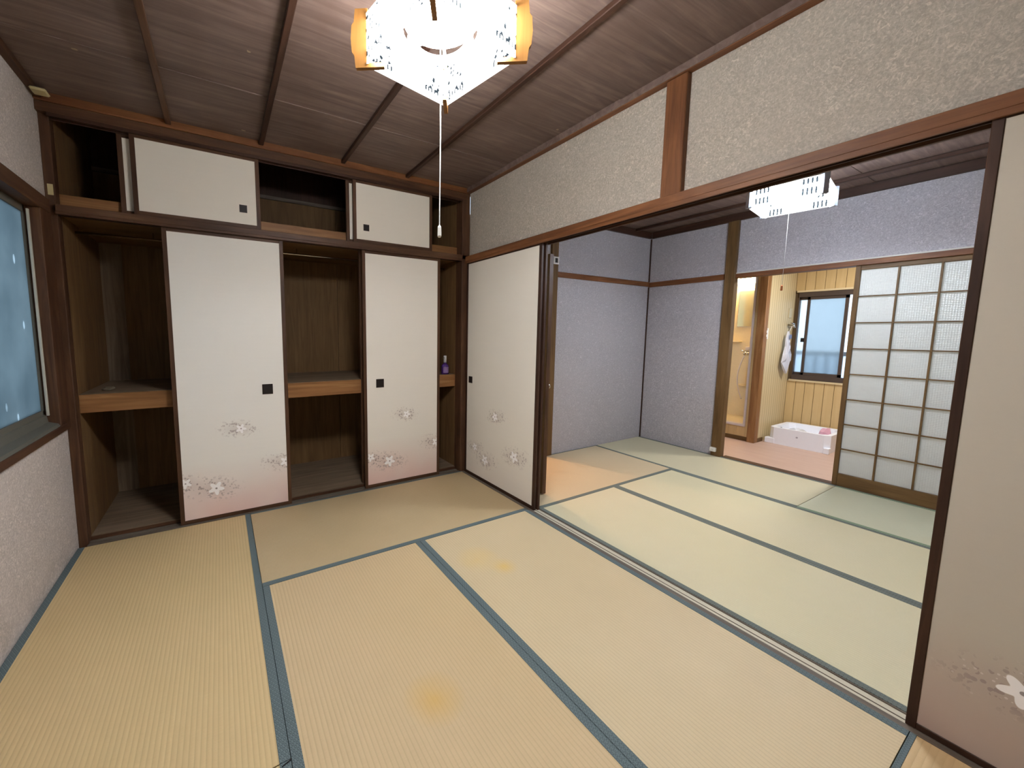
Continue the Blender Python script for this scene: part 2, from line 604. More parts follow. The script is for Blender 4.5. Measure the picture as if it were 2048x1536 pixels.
# partition sill
sil = thing('trim_sill', (0.012, -1.75, -0.04), 'grooved wooden threshold between the matted rooms', 'trim', 'structure')
B('threshold_board', -0.029, 0.053, -3.52, 0.0, -0.056, -0.006, wood(1, 'old'), sil)
B('threshold_lip', -0.029, -0.004, -3.52, 0.0, -0.006, -0.001, wood(1, 'old'), sil)
B('groove_tape', -0.003, 0.0150, -3.52, 0.0, -0.006, -0.0045, PALE, sil)
B('threshold_lip', 0.0155, 0.0190, -3.52, 0.0, -0.006, -0.003, wood(1, 'old'), sil)
B('groove_tape', 0.0195, 0.046, -3.52, 0.0, -0.006, -0.0045, PALE, sil)
B('threshold_lip', 0.047, 0.053, -3.52, 0.0, -0.006, -0.001, wood(1, 'old'), sil)
# corner posts
trim(-2.62, -2.578, 0.03, 0.10, -0.05, CZ, wood(2, 'dark'), 'dark corner post between the window wall and the closet', 0.003)
trim(-0.045, 0.030, 0.0, 0.10, -0.05, CZ, wood(2, 'dark'), 'dark corner post between closet and sliding door', 0.003)
trim(-2.62, -2.604, -0.07, 0.03, 0.70, 1.915, wood(2, 'dark'), 'dark upright at the right side of the frosted window', 0.002)

# ------------------------------------------------------------------ tatami
RUSH = {
    'left': tatami_mat_material('rush_left', 1, (206, 182, 134), (212, 186, 142), 1.0, 0.30),
    'back': tatami_mat_material('rush_back', 0, (200, 182, 148), (196, 180, 150), 21.0, 0.10),
    'far': tatami_mat_material('rush_far', 0, (186, 164, 126), (198, 178, 142), 5.0, 0.18),
    'mid': tatami_mat_material('rush_mid', 1, (204, 180, 138), (208, 184, 148), 9.0, 0.34),
    'right': tatami_mat_material('rush_right', 1, (208, 188, 150), (212, 194, 160), 14.0, 0.32),
    'tan': tatami_mat_material('rush_tan', 0, (206, 176, 130), (202, 178, 138), 20.0, 0.12),
    'pale': tatami_mat_material('rush_pale', 1, (206, 200, 170), (204, 198, 162), 26.0, 0.08),
    'grey': tatami_mat_material('rush_grey', 1, (200, 192, 162), (192, 188, 158), 33.0, 0.08),
    'green': tatami_mat_material('rush_green', 1, (196, 196, 170), (198, 198, 172), 40.0, 0.08),
}


def tatami(x0, x1, y0, y1, axis, rush, bord, label, bw=0.0305, sides=(1, 1)):
    """axis 1: long side along y; bindings on the long sides"""
    g = 0.0008
    x0, x1, y0, y1 = x0 + g, x1 - g, y0 + g, y1 - g
    t = thing('tatami_mat', ((x0 + x1) / 2, (y0 + y1) / 2, -0.055), label, 'tatami mat')
    B('mat_core', x0 + .001, x1 - .001, y0 + .001, y1 - .001, -0.055, -0.001, RUSH[rush], t)
    if axis == 1:
        if sides[0]:
            B('cloth_binding', x0, x0 + bw, y0, y1, -0.05, 0.0006, bord, t, 0.0006)
        if sides[1]:
            B('cloth_binding', x1 - bw, x1, y0, y1, -0.05, 0.0006, bord, t, 0.0006)
    else:
        if sides[0]:
            B('cloth_binding', x0, x1, y0, y0 + bw, -0.05, 0.0006, bord, t, 0.0006)
        if sides[1]:
            B('cloth_binding', x0, x1, y1 - bw * .45, y1, -0.05, 0.0006, bord, t, 0.0006)
    return t


A_, Bq, Cq = -1.7355, -0.880, -0.880
YC = 0.004
tatami(-2.618, A_, -1.762, YC, 1, 'left', BORD1, 'tan tatami mat along the window wall, touching the closet')
tatami(A_, -0.03, Bq, YC, 0, 'far', BORD1, 'tan tatami mat lying crosswise in front of the closet')
tatami(A_, Cq, -2.641, Bq, 1, 'mid', BORD1, 'tan tatami mat in the middle of the near room, yellow stain')
tatami(Cq, -0.03, -2.641, Bq, 1, 'right', BORD1, 'tan tatami mat beside the grooved threshold in the near room')
tatami(-1.7355, -0.03, -3.518, -2.641, 0, 'tan', BORD1, 'tan tatami mat crosswise at the bottom right corner, under the near sliding door')
tatami(-2.618, A_, -3.518, -1.762, 1, 'left', BORD1, 'tan tatami mat at the bottom left edge, nearest the viewer')
X3, X4, XE, YF = 1.7096, 0.8926, 2.518, -0.036
tatami(0.054, X3, -0.908, YF, 0, 'back', BORD2, 'orange-tan tatami mat at the back of the second room')
tatami(X3, XE, -1.793, YF, 1, 'grey', BORD2, 'pale tatami mat in the far corner of the second room')
tatami(X3, XE, -3.518, -1.793, 1, 'green', BORD3, 'greenish tatami mat in front of the lattice glass door')
tatami(X4, X3, -2.67, -0.908, 1, 'pale', BORD2, 'pale tatami mat in the middle of the second room')
tatami(0.054, X4, -2.67, -0.908, 1, 'pale', BORD2, 'pale tatami mat on the far side of the threshold')
# fold pin in the seam
obj('bent_pin', bm_tube(bmesh.new(), [(-1.762, -1.774, 0.002), (-1.745, -1.770, 0.004), (-1.734, -1.766, 0.003)], 0.0012, 6), DARKMET,
    label='tiny dark bent pin in the mat seam at the bottom edge', cat='pin')

# ------------------------------------------------------------------ closet
BK = 0.84
PLY = wood(2, 'ply')
cl = thing('closet', (-1.3, 0.45, -0.05), 'built-in two-tier closet with dark plywood interior across the far wall', 'closet')
for i in range(3):
    xa = -2.578 + i * 0.8443
    B('back_panel', xa + (.002 if i else 0), xa + 0.8423, BK, BK + 0.012, -0.05, 2.345, PLY, cl)
B('back_panel', -2.578, -0.045, BK + 0.012, BK + 0.03, -0.05, 2.72, wood(2, 'black'), cl)
B('side_panel', -2.60, -2.578, 0.10, BK + .03, -0.05, 2.72, PLY, cl)
B('side_panel', -0.045, -0.025, 0.10, BK + .03, -0.05, 2.72, PLY, cl)
B('corner_strip', -2.578, -2.455, BK - .006, BK, 0.022, 1.86, wood(2, 'floorply'), cl)
B('top_panel', -2.60, -0.02, 0.02, BK + .03, 2.72, 2.74, wood(0, 'black'), cl)
B('upper_face', -2.60, -0.02, 0.02, 0.06, 2.455, 2.72, wood(0, 'black'), cl)
B('cupboard_floor', -2.578, -0.045, 0.05, BK, 1.862, 1.895, wood(0, 'ply'), cl)
B('inner_threshold', -2.578, -0.045, 0.088, 0.112, 1.895, 1.972, wood(0, 'shelf'), cl)
B('cleat', -2.578, -0.045, BK - 0.02, BK, 2.345, 2.372, wood(0, 'old'), cl)
B('closet_floor', -2.578, -0.045, 0.095, BK, -0.05, 0.022, wood(0, 'floorply'), cl)
ms = B('middle_shelf', -2.578, -0.045, 0.112, BK, 0.852, 0.870, wood(0, 'floorply'), cl)
for a_, b_ in ((-2.578, -1.74), (-1.735, -0.90), (-0.895, -0.045)):
    B('apron', a_, b_, 0.100, 0.124, 0.762, 0.868, wood(0, 'shelf'), ms, 0.002)
B('shelf_post', -1.752, -1.722, 0.098, 0.128, 0.022, 1.86, wood(2, 'dark'), cl, 0.002)
B('shelf_post', -0.912, -0.882, 0.098, 0.128, 0.022, 1.86, wood(2, 'dark'), cl, 0.002)
rl = obj('clothes_rail', bm_tube(bmesh.new(), [(-2.575, 0.30, 1.818), (-0.05, 0.30, 1.818)], 0.0075, 10), CHROME, cl, smooth=True)
for hx in (-1.33, -2.2, -0.5):
    obj('rail_bracket', bm_tube(bmesh.new(), [(hx, 0.30, 1.86), (hx, 0.30, 1.815)], 0.004, 6), CHROME, rl)
cb = thing('trim_closet_beam', (-1.3, 0.05, 1.845), 'brown horizontal beam between upper cupboards and closet', 'trim', 'structure')
B('beam', -2.578, 0.0, 0.0, 0.085, 1.862, 1.898, wood(0, 'dark'), cb, 0.002)
B('beam_lip', -2.578, -0.045, 0.0, 0.012, 1.848, 1.862, wood(0, 'dark'), cb)
B('beam_lip', -2.578, -0.045, 0.046, 0.052, 1.848, 1.862, wood(0, 'black'), cb)
ct = thing('trim_closet_head', (-1.3, 0.05, 2.33), 'brown head beam over the upper cupboards', 'trim', 'structure')
B('head_beam', -2.62, 0.0, -0.004, 0.085, 2.352, 2.400, wood(0, 'dark'), ct, 0.002)
B('head_moulding', -2.62, 0.0, -0.014, 0.085, 2.400, CZ + 0.012, wood(0, 'red'), ct, 0.003)
B('head_lip', -2.578, -0.045, -0.002, 0.012, 2.335, 2.352, wood(0, 'black'), ct)
B('head_lip', -2.578, -0.045, 0.046, 0.052, 2.335, 2.352, wood(0, 'black'), ct)
cs = thing('trim_closet_sill', (-1.3, 0.05, -0.05), 'grooved dark sill along the foot of the closet', 'trim', 'structure')
B('sill_board', -2.578, -0.045, 0.005, 0.095, -0.05, -0.002, wood(0, 'old'), cs)
B('sill_lip', -2.578, -0.045, 0.005, 0.024, -0.002, 0.003, wood(0, 'old'), cs)
B('sill_lip', -2.578, -0.045, 0.056, 0.061, -0.002, 0.004, wood(0, 'old'), cs)
B('sill_lip', -2.578, -0.045, 0.085, 0.095, -0.002, 0.018, wood(0, 'dark'), cs)


def handle(axis, u, v, face, w_, h_, parent, sgn=-1):
    """square recessed pull: rim of four bars with a darker sunken plate"""
    t = 0.0022
    r = 0.006

    def bb(bm, u0, u1, v0, v1, d0, d1):
        if axis == 0:
            bm_box(bm, u0, u1, face + sgn * d0, face + sgn * d1, v0, v1)
        else:
            bm_box(bm, face + sgn * d0, face + sgn * d1, u0, u1, v0, v1)
    bm = bmesh.new()
    bb(bm, u - w_ / 2, u + w_ / 2, v - h_ / 2, v - h_ / 2 + r, 0, t)
    bb(bm, u - w_ / 2, u + w_ / 2, v + h_ / 2 - r, v + h_ / 2, 0, t)
    bb(bm, u - w_ / 2, u - w_ / 2 + r, v - h_ / 2, v + h_ / 2, 0, t)
    bb(bm, u + w_ / 2 - r, u + w_ / 2, v - h_ / 2, v + h_ / 2, 0, t)
    o = obj('pull_handle', bm, DARKMET, parent)
    bm = bmesh.new()
    bb(bm, u - w_ / 2 + r, u + w_ / 2 - r, v - h_ / 2 + r, v + h_ / 2 - r, 0, 0.0006)
    obj('sunken_plate', bm, DARKIN, o)
    return o


def fusuma(name, axis, u0, u1, z0, z1, face, paper, label, hu=None, hv=None, hs=0.062, fw=0.024, th=0.020, kind=None, cat='sliding door', frame='black', back=1):
    """a papered sliding panel; 'face' = coordinate of the front (viewer side) surface"""
    um = (u0 + u1) / 2
    loc = (um, face + th / 2, z0) if axis == 0 else (face + th / 2, um, z0)
    t = thing(name, loc, label, cat, kind)
    a = axis

    def part(nm, p0, p1, q0, q1, d0, d1, mat, bev=0.0015):
        if a == 0:
            return B(nm, p0, p1, face + d0, face + d1, q0, q1, mat, t, bev)
        return B(nm, face + d0, face + d1, p0, p1, q0, q1, mat, t, bev)
    part('paper_panel', u0 + fw * .5, u1 - fw * .5, z0 + fw * .5, z1 - fw * .5, 0.003, th - 0.003, paper, 0)
    fs = wood(2, frame)
    fh = wood(a, frame)
    part('side_stile', u0, u0 + fw, z0, z1, 0, th, fs)
    part('side_stile', u1 - fw, u1, z0, z1, 0, th, fs)
    part('top_rail', u0 + fw, u1 - fw, z1 - fw, z1, 0, th, fh)
    part('bottom_rail', u0 + fw, u1 - fw, z0, z0 + fw, 0, th, fh)
    if hu is not None:
        handle(a, hu, hv, face + 0.003, hs, hs * 1.05, t)
    return t


FL1 = [(-1.765, 0.592, 0.034, 0.6), (-1.925, 0.210, 0.048, 1.1), (-2.092, 0.272, 0.036, 2.2), (-1.494, 0.324, 0.040, 0.3)]
FL2 = [(-0.554, 0.570, 0.034, 0.6), (-0.707, 0.197, 0.048, 1.1), (-0.868, 0.250, 0.036, 2.2), (-0.278, 0.300, 0.040, 0.3)]
FL3 = [(-0.433, 0.577, 0.036, 0.9), (-0.160, 0.262, 0.036, 0.2), (-0.309, 0.188, 0.044, 1.6), (-0.674, 0.317, 0.046, 1.0)]
FL4 = [(-2.815, 0.266, 0.046, 1.57), (-3.10, 0.55, 0.036, 0.9), (-3.25, 0.20, 0.044, 1.6)]
PAP_UP = blossom_paper('paper_plain', 0, [], 0.0)
fusuma('fusuma_door', 0, -2.130, -1.463, 0.004, 1.852, 0.022, blossom_paper('paper_blossom', 0, FL1, 1.0, (238, 236, 230)),
       'cream papered sliding panel with pale blossoms, left of the two tall closet doors', -1.593, 0.848, 0.066, frame='dark')
fusuma('fusuma_door', 0, -0.914, -0.246, 0.004, 1.852, 0.022, blossom_paper('paper_blossom', 0, FL2, 1.0, (236, 232, 224)),
       'cream papered sliding panel with pale blossoms, right of the two tall closet doors', -0.783, 0.840, 0.064, frame='dark')
fusuma('fusuma_door', 0, -2.250, -1.592, 1.900, 2.345, 0.020, PAP_UP,
       'low cream cupboard sliding panel at upper left, pull near its right edge', -1.692, 2.019, 0.044, frame='dark')
fusuma('fusuma_door', 0, -2.312, -1.640, 1.900, 2.345, 0.058, PAP_UP,
       'low cream cupboard panel hidden behind the upper left one, only a sliver showing', frame='dark')
fusuma('fusuma_door', 0, -0.976, -0.325, 1.900, 2.345, 0.020, PAP_UP,
       'low cream cupboard sliding panel at upper right, pull near its left edge', -0.878, 2.012, 0.044, frame='dark')
fusuma('fusuma_door', 0, -1.016, -0.370, 1.900, 2.345, 0.058, PAP_UP,
       'low cream cupboard panel hidden behind the upper right one, only a sliver showing', frame='dark')
# partition doors
PP1 = blossom_paper('paper_blossom', 1, FL3, 0.25, (232, 227, 216), (224, 210, 208))
PP2 = blossom_paper('paper_blossom', 1, FL4, 1.0, (194, 186, 172), (182, 158, 148))
PPB = blossom_paper('paper_plain', 1, [], 0.0)
fusuma('door_1', 1, -0.905, -0.004, -0.004, 1.846, 0.000, PP1, 'cream papered sliding door with blossoms in the corner beside the closet', -0.082, 0.838, 0.054,
       fw=0.026, th=0.018, kind='structure')
fusuma('door_2', 1, -0.912, -0.010, -0.004, 1.846, 0.0305, PPB, 'dark edge of a second sliding door stacked behind the corner one', fw=0.026, th=0.018, kind='structure')
fusuma('door_3', 1, -3.515, -2.625, -0.004, 1.846, 0.000, PP2, 'papered sliding door with pink foot at the right edge of the view', -3.42, 0.838, 0.054,
       fw=0.022, th=0.018, kind='structure')

# ------------------------------------------------------------------ left window
gl = NB('frosted_blue_glass')
p = gl.pos()
nz = gl.noise(p, 30, 4, 0.6)
big = gl.noise(p, 3.0, 3)
sm = gl.voro(gl.scaled(p, (1, 1, 0.5)), 16)[0]
nrm = gl.bump(gl.m_('ADD', nz, gl.m_('MULTIPLY', sm, 2.0)), 0.8, 0.006)
tr = gl.node('ShaderNodeBsdfTranslucent')
gglint = gl.m_('LESS_THAN', gl.voro(gl.scaled(p, (1, 1, 0.45)), 11)[0], 0.11)  # lamp glints on the glass pattern, painted into the colour as lighter spots
gl.put(tr.inputs[0], gl.mix(gl.m_('MULTIPLY', gglint, 0.6), gl.mix(gl.m_('MULTIPLY_ADD', big, 1.8, -0.4, clamp=True), (0.24, 0.28, 0.295, 1), (0.36, 0.40, 0.41, 1)), (0.75, 0.8, 0.82, 1)))
gs = gl.node('ShaderNodeBsdfGlossy')
gs.inputs['Roughness'].default_value = 0.18
gs.inputs[0].default_value = (0.8, 0.85, 0.9, 1)
gl.put(gs.inputs['Normal'], nrm)
mx = gl.node('ShaderNodeMixShader')
mx.inputs[0].default_value = 0.10
gl.t.links.new(tr.outputs[0], mx.inputs[1])
gl.t.links.new(gs.outputs[0], mx.inputs[2])
gl.t.links.new(mx.outputs[0], gl.out.inputs[0])
win = thing('window_1', (-2.66, -1.0, 0.70), 'frosted blue window in the left wall', 'window', 'structure')
B('window_head', -2.70, -2.598, WY0, -0.0, 1.846, 1.918, wood(1, 'dark'), win, 0.003)
B('window_sill', -2.70, -2.600, WY0, -0.0, 0.700, 0.738, wood(1, 'dark'), win, 0.003)
obj('sill_track', bm_poly3(bmesh.new(), [(-2.606, WY0 / 2, 0.738), (-2.69, WY0 / 2, 0.738), (-2.69, WY0 / 2, 0.815), (-2.655, WY0 / 2, 0.800), (-2.650, WY0 / 2, 0.765), (-2.612, WY0 / 2, 0.752)],
                           (0, 1, 0), -WY0 - 0.09), GREYAL, win)
B('window_jamb', -2.70, -2.604, -0.118, -0.066, 0.738, 1.846, wood(2, 'dark'), win, 0.002)
B('window_jamb', -2.70, -2.604, WY0, WY0 + .05, 0.738, 1.846, wood(2, 'dark'), win, 0.002)
B('glazing_strip', -2.652, -2.642, -0.132, -0.121, 0.80, 1.83, RIM, win, 0.001)
for (ya, yb, xx) in ((-1.0, -0.118, -2.672), (-1.87, -0.96, -2.686)):
    sh = thing('sash', (xx, (ya + yb) / 2, 0.80), None, None)
    sh.parent = win
    sh.location = Vector((xx, (ya + yb) / 2, 0.80)) - win.location
    B('sash_stile', xx - .010, xx + .010, ya, ya + .028, 0.80, 1.846, GREYAL, sh)
    B('sash_stile', xx - .010, xx + .010, yb - .014, yb, 0.80, 1.846, GREYAL, sh)
    B('sash_rail', xx - .010, xx + .010, ya, yb, 0.80, 0.828, GREYAL, sh)
    B('sash_rail', xx - .010, xx + .010, ya, yb, 1.812, 1.846, GREYAL, sh)
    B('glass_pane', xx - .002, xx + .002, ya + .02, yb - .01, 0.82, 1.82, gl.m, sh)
B('corner_cap', -2.602, -2.540, -0.125, -0.058, 2.398, 2.412, YELPL, None, 0.006, label='small yellowed plastic cap in the upper left ceiling corner', cat='cap')
B('wall_sticker', -2.608, -2.585, 0.0285, 0.031, 1.948, 2.004, YELPL, None, 0.001, label='small yellow plate on the corner post beside the upper cupboard', cat='plate')

# ------------------------------------------------------------------ pendant lamps


def emis(name, color, strength):
    n = NB(name)
    e = n.node('ShaderNodeEmission')
    e.inputs[0].default_value = color
    e.inputs[1].default_value = strength
    n.t.links.new(e.outputs[0], n.out.inputs[0])
    return n.m


def shade_mat(name, slats, tint, glow):
    """patterned milk glass, lit from behind and given an added glow of its own"""
    n = NB(name)
    n.pos()
    tc = n.node('ShaderNodeTexCoord')
    sp = n.node('ShaderNodeSeparateXYZ')
    n.t.links.new(tc.outputs['Object'], sp.inputs[0])
    l = n.m_('SQRT', n.m_('ADD', n.m_('MULTIPLY', sp.outputs[0], sp.outputs[0]), n.m_('MULTIPLY', sp.outputs[1], sp.outputs[1])))
    if slats:
        k = n.m_('LESS_THAN', n.m_('FRACT', n.m_('MULTIPLY', l, 52.0)), 0.5)
        k = n.m_('MULTIPLY', k, n.m_('GREATER_THAN', l, 0.077))
        k = n.m_('MULTIPLY', k, n.m_('LESS_THAN', l, 0.156))
        k = n.m_('MULTIPLY', k, n.m_('GREATER_THAN', n.m_('ABSOLUTE', n.m_('SUBTRACT', sp.outputs[2], 0.05)), 0.010))
    else:
        v = n.voro(n.scaled(tc.outputs['Object'], (1, 1, 1)), 58)[0]
        k = n.m_('MULTIPLY', n.m_('LESS_THAN', v, 0.38), n.m_('GREATER_THAN', n.noise(tc.outputs['Object'], 20, 1), 0.50))
        k = n.m_('MULTIPLY', k, n.m_('GREATER_THAN', l, 0.07))
        saw = n.m_('LESS_THAN', n.m_('FRACT', n.m_('MULTIPLY', l, 75.0)), 0.5)
        saw = n.m_('MULTIPLY', saw, n.m_('LESS_THAN', n.m_('ABSOLUTE', n.m_('SUBTRACT', sp.outputs[2], 0.020)), 0.008))
        saw = n.m_('MULTIPLY', saw, n.m_('GREATER_THAN', l, 0.06))
        k = n.m_('MAXIMUM', k, saw)
    t = n.node('ShaderNodeBsdfTranslucent')
    n.put(t.inputs[0], n.mix(k, tint, (0.004, 0.005, 0.006, 1)))
    d = n.node('ShaderNodeBsdfTransparent')
    d.inputs[0].default_value = tint
    m = n.node('ShaderNodeMixShader')
    n.put(m.inputs[0], n.m_('MULTIPLY_ADD', k, -0.44, 0.45))
    n.t.links.new(t.outputs[0], m.inputs[1])
    n.t.links.new(d.outputs[0], m.inputs[2])
    e = n.node('ShaderNodeEmission')
    n.put(e.inputs[0], n.mix(k, tint, (0.003, 0.004, 0.005, 1)))
    e.inputs[1].default_value = glow  # added emission so the glass sides throw more light sideways
    a = n.node('ShaderNodeAddShader')
    n.t.links.new(m.outputs[0], a.inputs[0])
    n.t.links.new(e.outputs[0], a.inputs[1])
    n.t.links.new(a.outputs[0], n.out.inputs[0])
    return n.m


RIMGLOW = emis('glow_rim', (1, 1, 0.98, 1), 0.9)  # white plastic rims given their own glow so they look lit


def pendant(cx, cy_, z0, z1, half, ang0, fins, tube_mat, glass, label, post_mat, cord_z, ceil_z, cord_xy=(0, 0)):
    t = thing('pendant_lamp', (cx, cy_, z0), label, 'lamp')
    C0 = [Vector((cx + half * math.cos(math.radians(ang0 + 90 * k)), cy_ + half * math.sin(math.radians(ang0 + 90 * k)), 0)) for k in range(4)]
    for k in range(4):
        a, b = C0[k], C0[(k + 1) % 4]
        mid = (a + b) / 2
        d = (b - a).normalized()
        nrm = Vector((d.y, -d.x, 0))
        q0, q1 = a + d * 0.008, b - d * 0.008
        pts = [(q0.x, q0.y, z0 + .008), (q1.x, q1.y, z0 + .008), (q1.x, q1.y, z1 - .006), (q0.x, q0.y, z1 - .006)]
        obj('glass_panel', bm_poly3(bmesh.new(), pts, nrm, 0.003), glass, t)
        for zz in (z0, z1 - 0.010):
            pr = [(q0.x, q0.y, zz), (q1.x, q1.y, zz), (q1.x, q1.y, zz + .006), (q0.x, q0.y, zz + .006)]
            obj('rim_bar', bm_poly3(bmesh.new(), pr, nrm, 0.005), RIMGLOW, t)
        # corner
        rad = (a - Vector((cx, cy_, 0))).normalized()
        side = Vector((-rad.y, rad.x, 0))
        if fins:
            r0, r1, r2 = half - 0.058, half + 0.030, half + 0.044
            h = z1 - z0
            prof = [(r0, -0.010), (r1, -0.010), (r1 + .004, h * .18), (r2 - .003, h * .24), (r2, h * .5), (r2 - .003, h * .76), (r1 + .004, h * .82), (r1, h + .010), (half - 0.008, h + .010), (half - 0.008, 0.004), (r0, 0.002)]
            pts = [(cx + rad.x * r, cy_ + rad.y * r, z0 + z) for r, z in prof]
            obj('corner_fin', bm_poly3(bmesh.new(), pts, side, 0.014), post_mat, t)
        else:
            bm = bmesh.new()
            for r, tt in ((half, 0.016),):
                pts = [(cx + rad.x * (half - .016), cy_ + rad.y * (half - .016), z0 - .003), (cx + rad.x * (half + .006), cy_ + rad.y * (half + .006), z0 - .003),
                       (cx + rad.x * (half + .006), cy_ + rad.y * (half + .006), z1 + .004), (cx + rad.x * (half - .016), cy_ + rad.y * (half - .016), z1 + .004)]
                bm_poly3(bm, pts, side, 0.030)
            obj('corner_post', bm, post_mat, t)
    # cross arms carrying the tubes
    zc = z0 + (z1 - z0) * 0.62
    obj('top_cover', bm_lathe(bmesh.new(), [(0.112, 0.0), (0.112, .003)], (cx, cy_, zc + .022), 28), WHITEPL, t)
    for k in range(2):
        a, b = C0[k], C0[k + 2]
        obj('cross_arm', bm_tube(bmesh.new(), [(a.x * .93 + b.x * .07, a.y * .93 + b.y * .07, z1 - .012), (cx, cy_, z1 - .012), (b.x * .93 + a.x * .07, b.y * .93 + a.y * .07, z1 - .012)], 0.005, 6), WHITEPL, t)
    obj('lamp_holder', bm_lathe(bmesh.new(), [(0.030, zc - .01), (0.045, zc + .01), (0.045, z1), (0.02, z1 + .02)], (cx, cy_, 0), 20), WHITEPL, t, smooth=False)
    for rr, zz in ((min(0.125, half * .58), zc - .004), (0.085, zc - 0.030)):
        ring = [(cx + rr * math.cos(q), cy_ + rr * math.sin(q), zz) for q in [2 * math.pi * i / 32 for i in range(32)]]
        obj('ring_tube', bm_tube(bmesh.new(), ring, 0.0135, 8, closed=True), tube_mat, t, smooth=True)
        obj('tube_clip', bm_tube(bmesh.new(), [(cx, cy_, zz + .015), (cx + (rr + .016) * math.cos(2.1), cy_ + (rr + .016) * math.sin(2.1), zz + .015)], 0.005, 6), DARKMET, t)
    obj('hanging_cord', bm_tube(bmesh.new(), [(cx, cy_, z1 + .015), (cx, cy_, ceil_z - .03)], 0.004, 6), WHITEPL, t)
    obj('ceiling_rose', bm_lathe(bmesh.new(), [(0.028, -.034), (0.042, -.020), (0.042, 0)], (cx, cy_, ceil_z), 20), WHITEPL, t)
    px, py = cx + cord_xy[0], cy_ + cord_xy[1]
    cordm = plain('pull_cord_%d' % int(cord_z * 1000), (240, 240, 236), 0.5) if fins else plain('pull_cord_grey', (150, 146, 142), 0.6)
    pc = obj('pull_cord', bm_tube(bmesh.new(), [(px, py, zc - .01), (px + .002, py, (zc + cord_z) / 2), (px, py, cord_z + .03)], 0.0016 if fins else 0.0011, 6), cordm, t)
    km = WHITEPL if fins else plain('cord_knob_brown', (160, 92, 50), 0.5)
    obj('cord_knob', bm_lathe(bmesh.new(), [(0.0030, .036), (0.0055, .030), (0.0062, .004), (0.0045, 0)], (px, py, cord_z), 10), km, pc)
    return t


TM1 = emis('ring_tube_glow', (0.975, 0.985, 1.0, 1), TUBE1)
TM2 = emis('ring_tube_glow_cool', (0.84, 0.91, 1.0, 1), TUBE2)
pendant(-1.245, -1.755, 2.050, 2.195, 0.228, 56, True, TM1, shade_mat('shade_glass', False, (0.94, 0.94, 0.94, 1), PANEL1),
        'large square pendant lamp with orange wooden corner fins, glowing white', wood(2, 'fin'), 1.539, CZ)
pendant(1.320, -1.732, 2.050, 2.160, 0.252, 54, False, TM2, shade_mat('shade_glass_slatted', True, (0.86, 0.92, 1.0, 1), PANEL2),
        'square pendant lamp with slatted glass glowing in the second room', plain('lamp_post_grey', (150, 156, 170), 0.5), 1.525, 2.395, (-0.02, 0.0))

# ------------------------------------------------------------------ far room fittings
# swung-open hinged door seen edge-on
dr = thing('door_5', (0.257, -0.38, 0.0), 'brown hinged door standing open, seen edge-on behind the sliding doors', 'door', 'structure')
B('door_leaf', 0.240, 0.272, -0.738, -0.040, 0.006, 1.815, wood(2, 'lattice'), dr, 0.002)
B('edge_strip', 0.238, 0.274, -0.741, -0.738, 0.006, 1.812, wood(2, 'dark'), dr)
kn = obj('door_knob', bm_lathe(bmesh.new(), [(0.020, 0.0), (0.020, .004), (0.008, .008), (0.008, .026), (0.021, .034), (0.024, .046), (0.018, .054)], (0.272, -0.684, 0.835), 16, 'x'), CHROME, dr, smooth=True)
B('lock_plate', 0.272, 0.2745, -0.705, -0.665, 0.775, 0.885, plain('lock_plate', (120, 104, 80), 0.4, 0.6), dr)
pas = wall_part('wall_passage', [(0.03, 0.10, 0.06, 1.30, -0.056, 2.2), (1.20, 1.27, 0.06, 1.30, -0.056, 2.2), (0.03, 1.27, 1.30, 1.37, -0.056, 2.2), (0.03, 1.27, 0.06, 1.37, 2.2, 2.26),
                                 (0.03, 1.27, 0.06, 1.37, -0.10, -0.056)],
                plain('passage_wall', (206, 186, 150), 0.9), 'warm lit passage behind the open hinged door')
tp = thing('wall_thermometer', (0.982, -0.064, 1.905), 'small white framed gauge high on the brown door jamb', 'thermometer')
bm = bmesh.new()
for q in ((0.950, 1.018, 1.906, 1.918), (0.950, 1.018, 1.962, 1.974), (0.950, 0.966, 1.918, 1.962), (1.004, 1.018, 1.918, 1.962)):
    bm_box(bm, q[0], q[1], -0.074, -0.060, q[2], q[3])
obj('frame', bm, WHITEPL, tp)
B('dark_face', 0.966, 1.004, -0.068, -0.060, 1.918, 1.962, DARKIN, tp)
B('light_switch', 1.008, 1.040, -0.046, -0.034, 0.820, 0.876, WHITEPL, None, 0.003, label='small white switch on the far grey wall beside the jamb', cat='switch')
so = thing('wall_socket', (2.497, -0.872, 0.045), 'white socket block at the foot of the brown post', 'socket')
B('socket_body', 2.462, 2.520, -0.898, -0.842, 0.046, 0.088, WHITEPL, so, 0.004)
B('socket_slot', 2.4615, 2.463, -0.878, -0.876, 0.058, 0.076, DARKIN, so)
B('socket_slot', 2.4615, 2.463, -0.866, -0.864, 0.058, 0.076, DARKIN, so)

# lattice glass door
lg = NB('textured_frosted_glass')
p = lg.pos()
di = lg.m_('MULTIPLY', lg.m_('SINE', lg.m_('MULTIPLY', lg.m_('ADD', lg.y, lg.z), 260.0)), lg.m_('SINE', lg.m_('MULTIPLY', lg.m_('SUBTRACT', lg.y, lg.z), 260.0)))
nrm = lg.bump(lg.m_('ADD', di, lg.noise(p, 120, 2)), 0.55, 0.002)
tr = lg.node('ShaderNodeBsdfTranslucent')
tr.inputs[0].default_value = (0.78, 0.84, 0.86, 1)
df = lg.node('ShaderNodeBsdfDiffuse')
df.inputs[0].default_value = (0.74, 0.76, 0.76, 1)
lg.put(df.inputs['Normal'], nrm)
gs = lg.node('ShaderNodeBsdfGlossy')
gs.inputs['Roughness'].default_value = 0.32
lg.put(gs.inputs['Normal'], nrm)
m1 = lg.node('ShaderNodeMixShader')
m1.inputs[0].default_value = 0.42
lg.t.links.new(tr.outputs[0], m1.inputs[1])
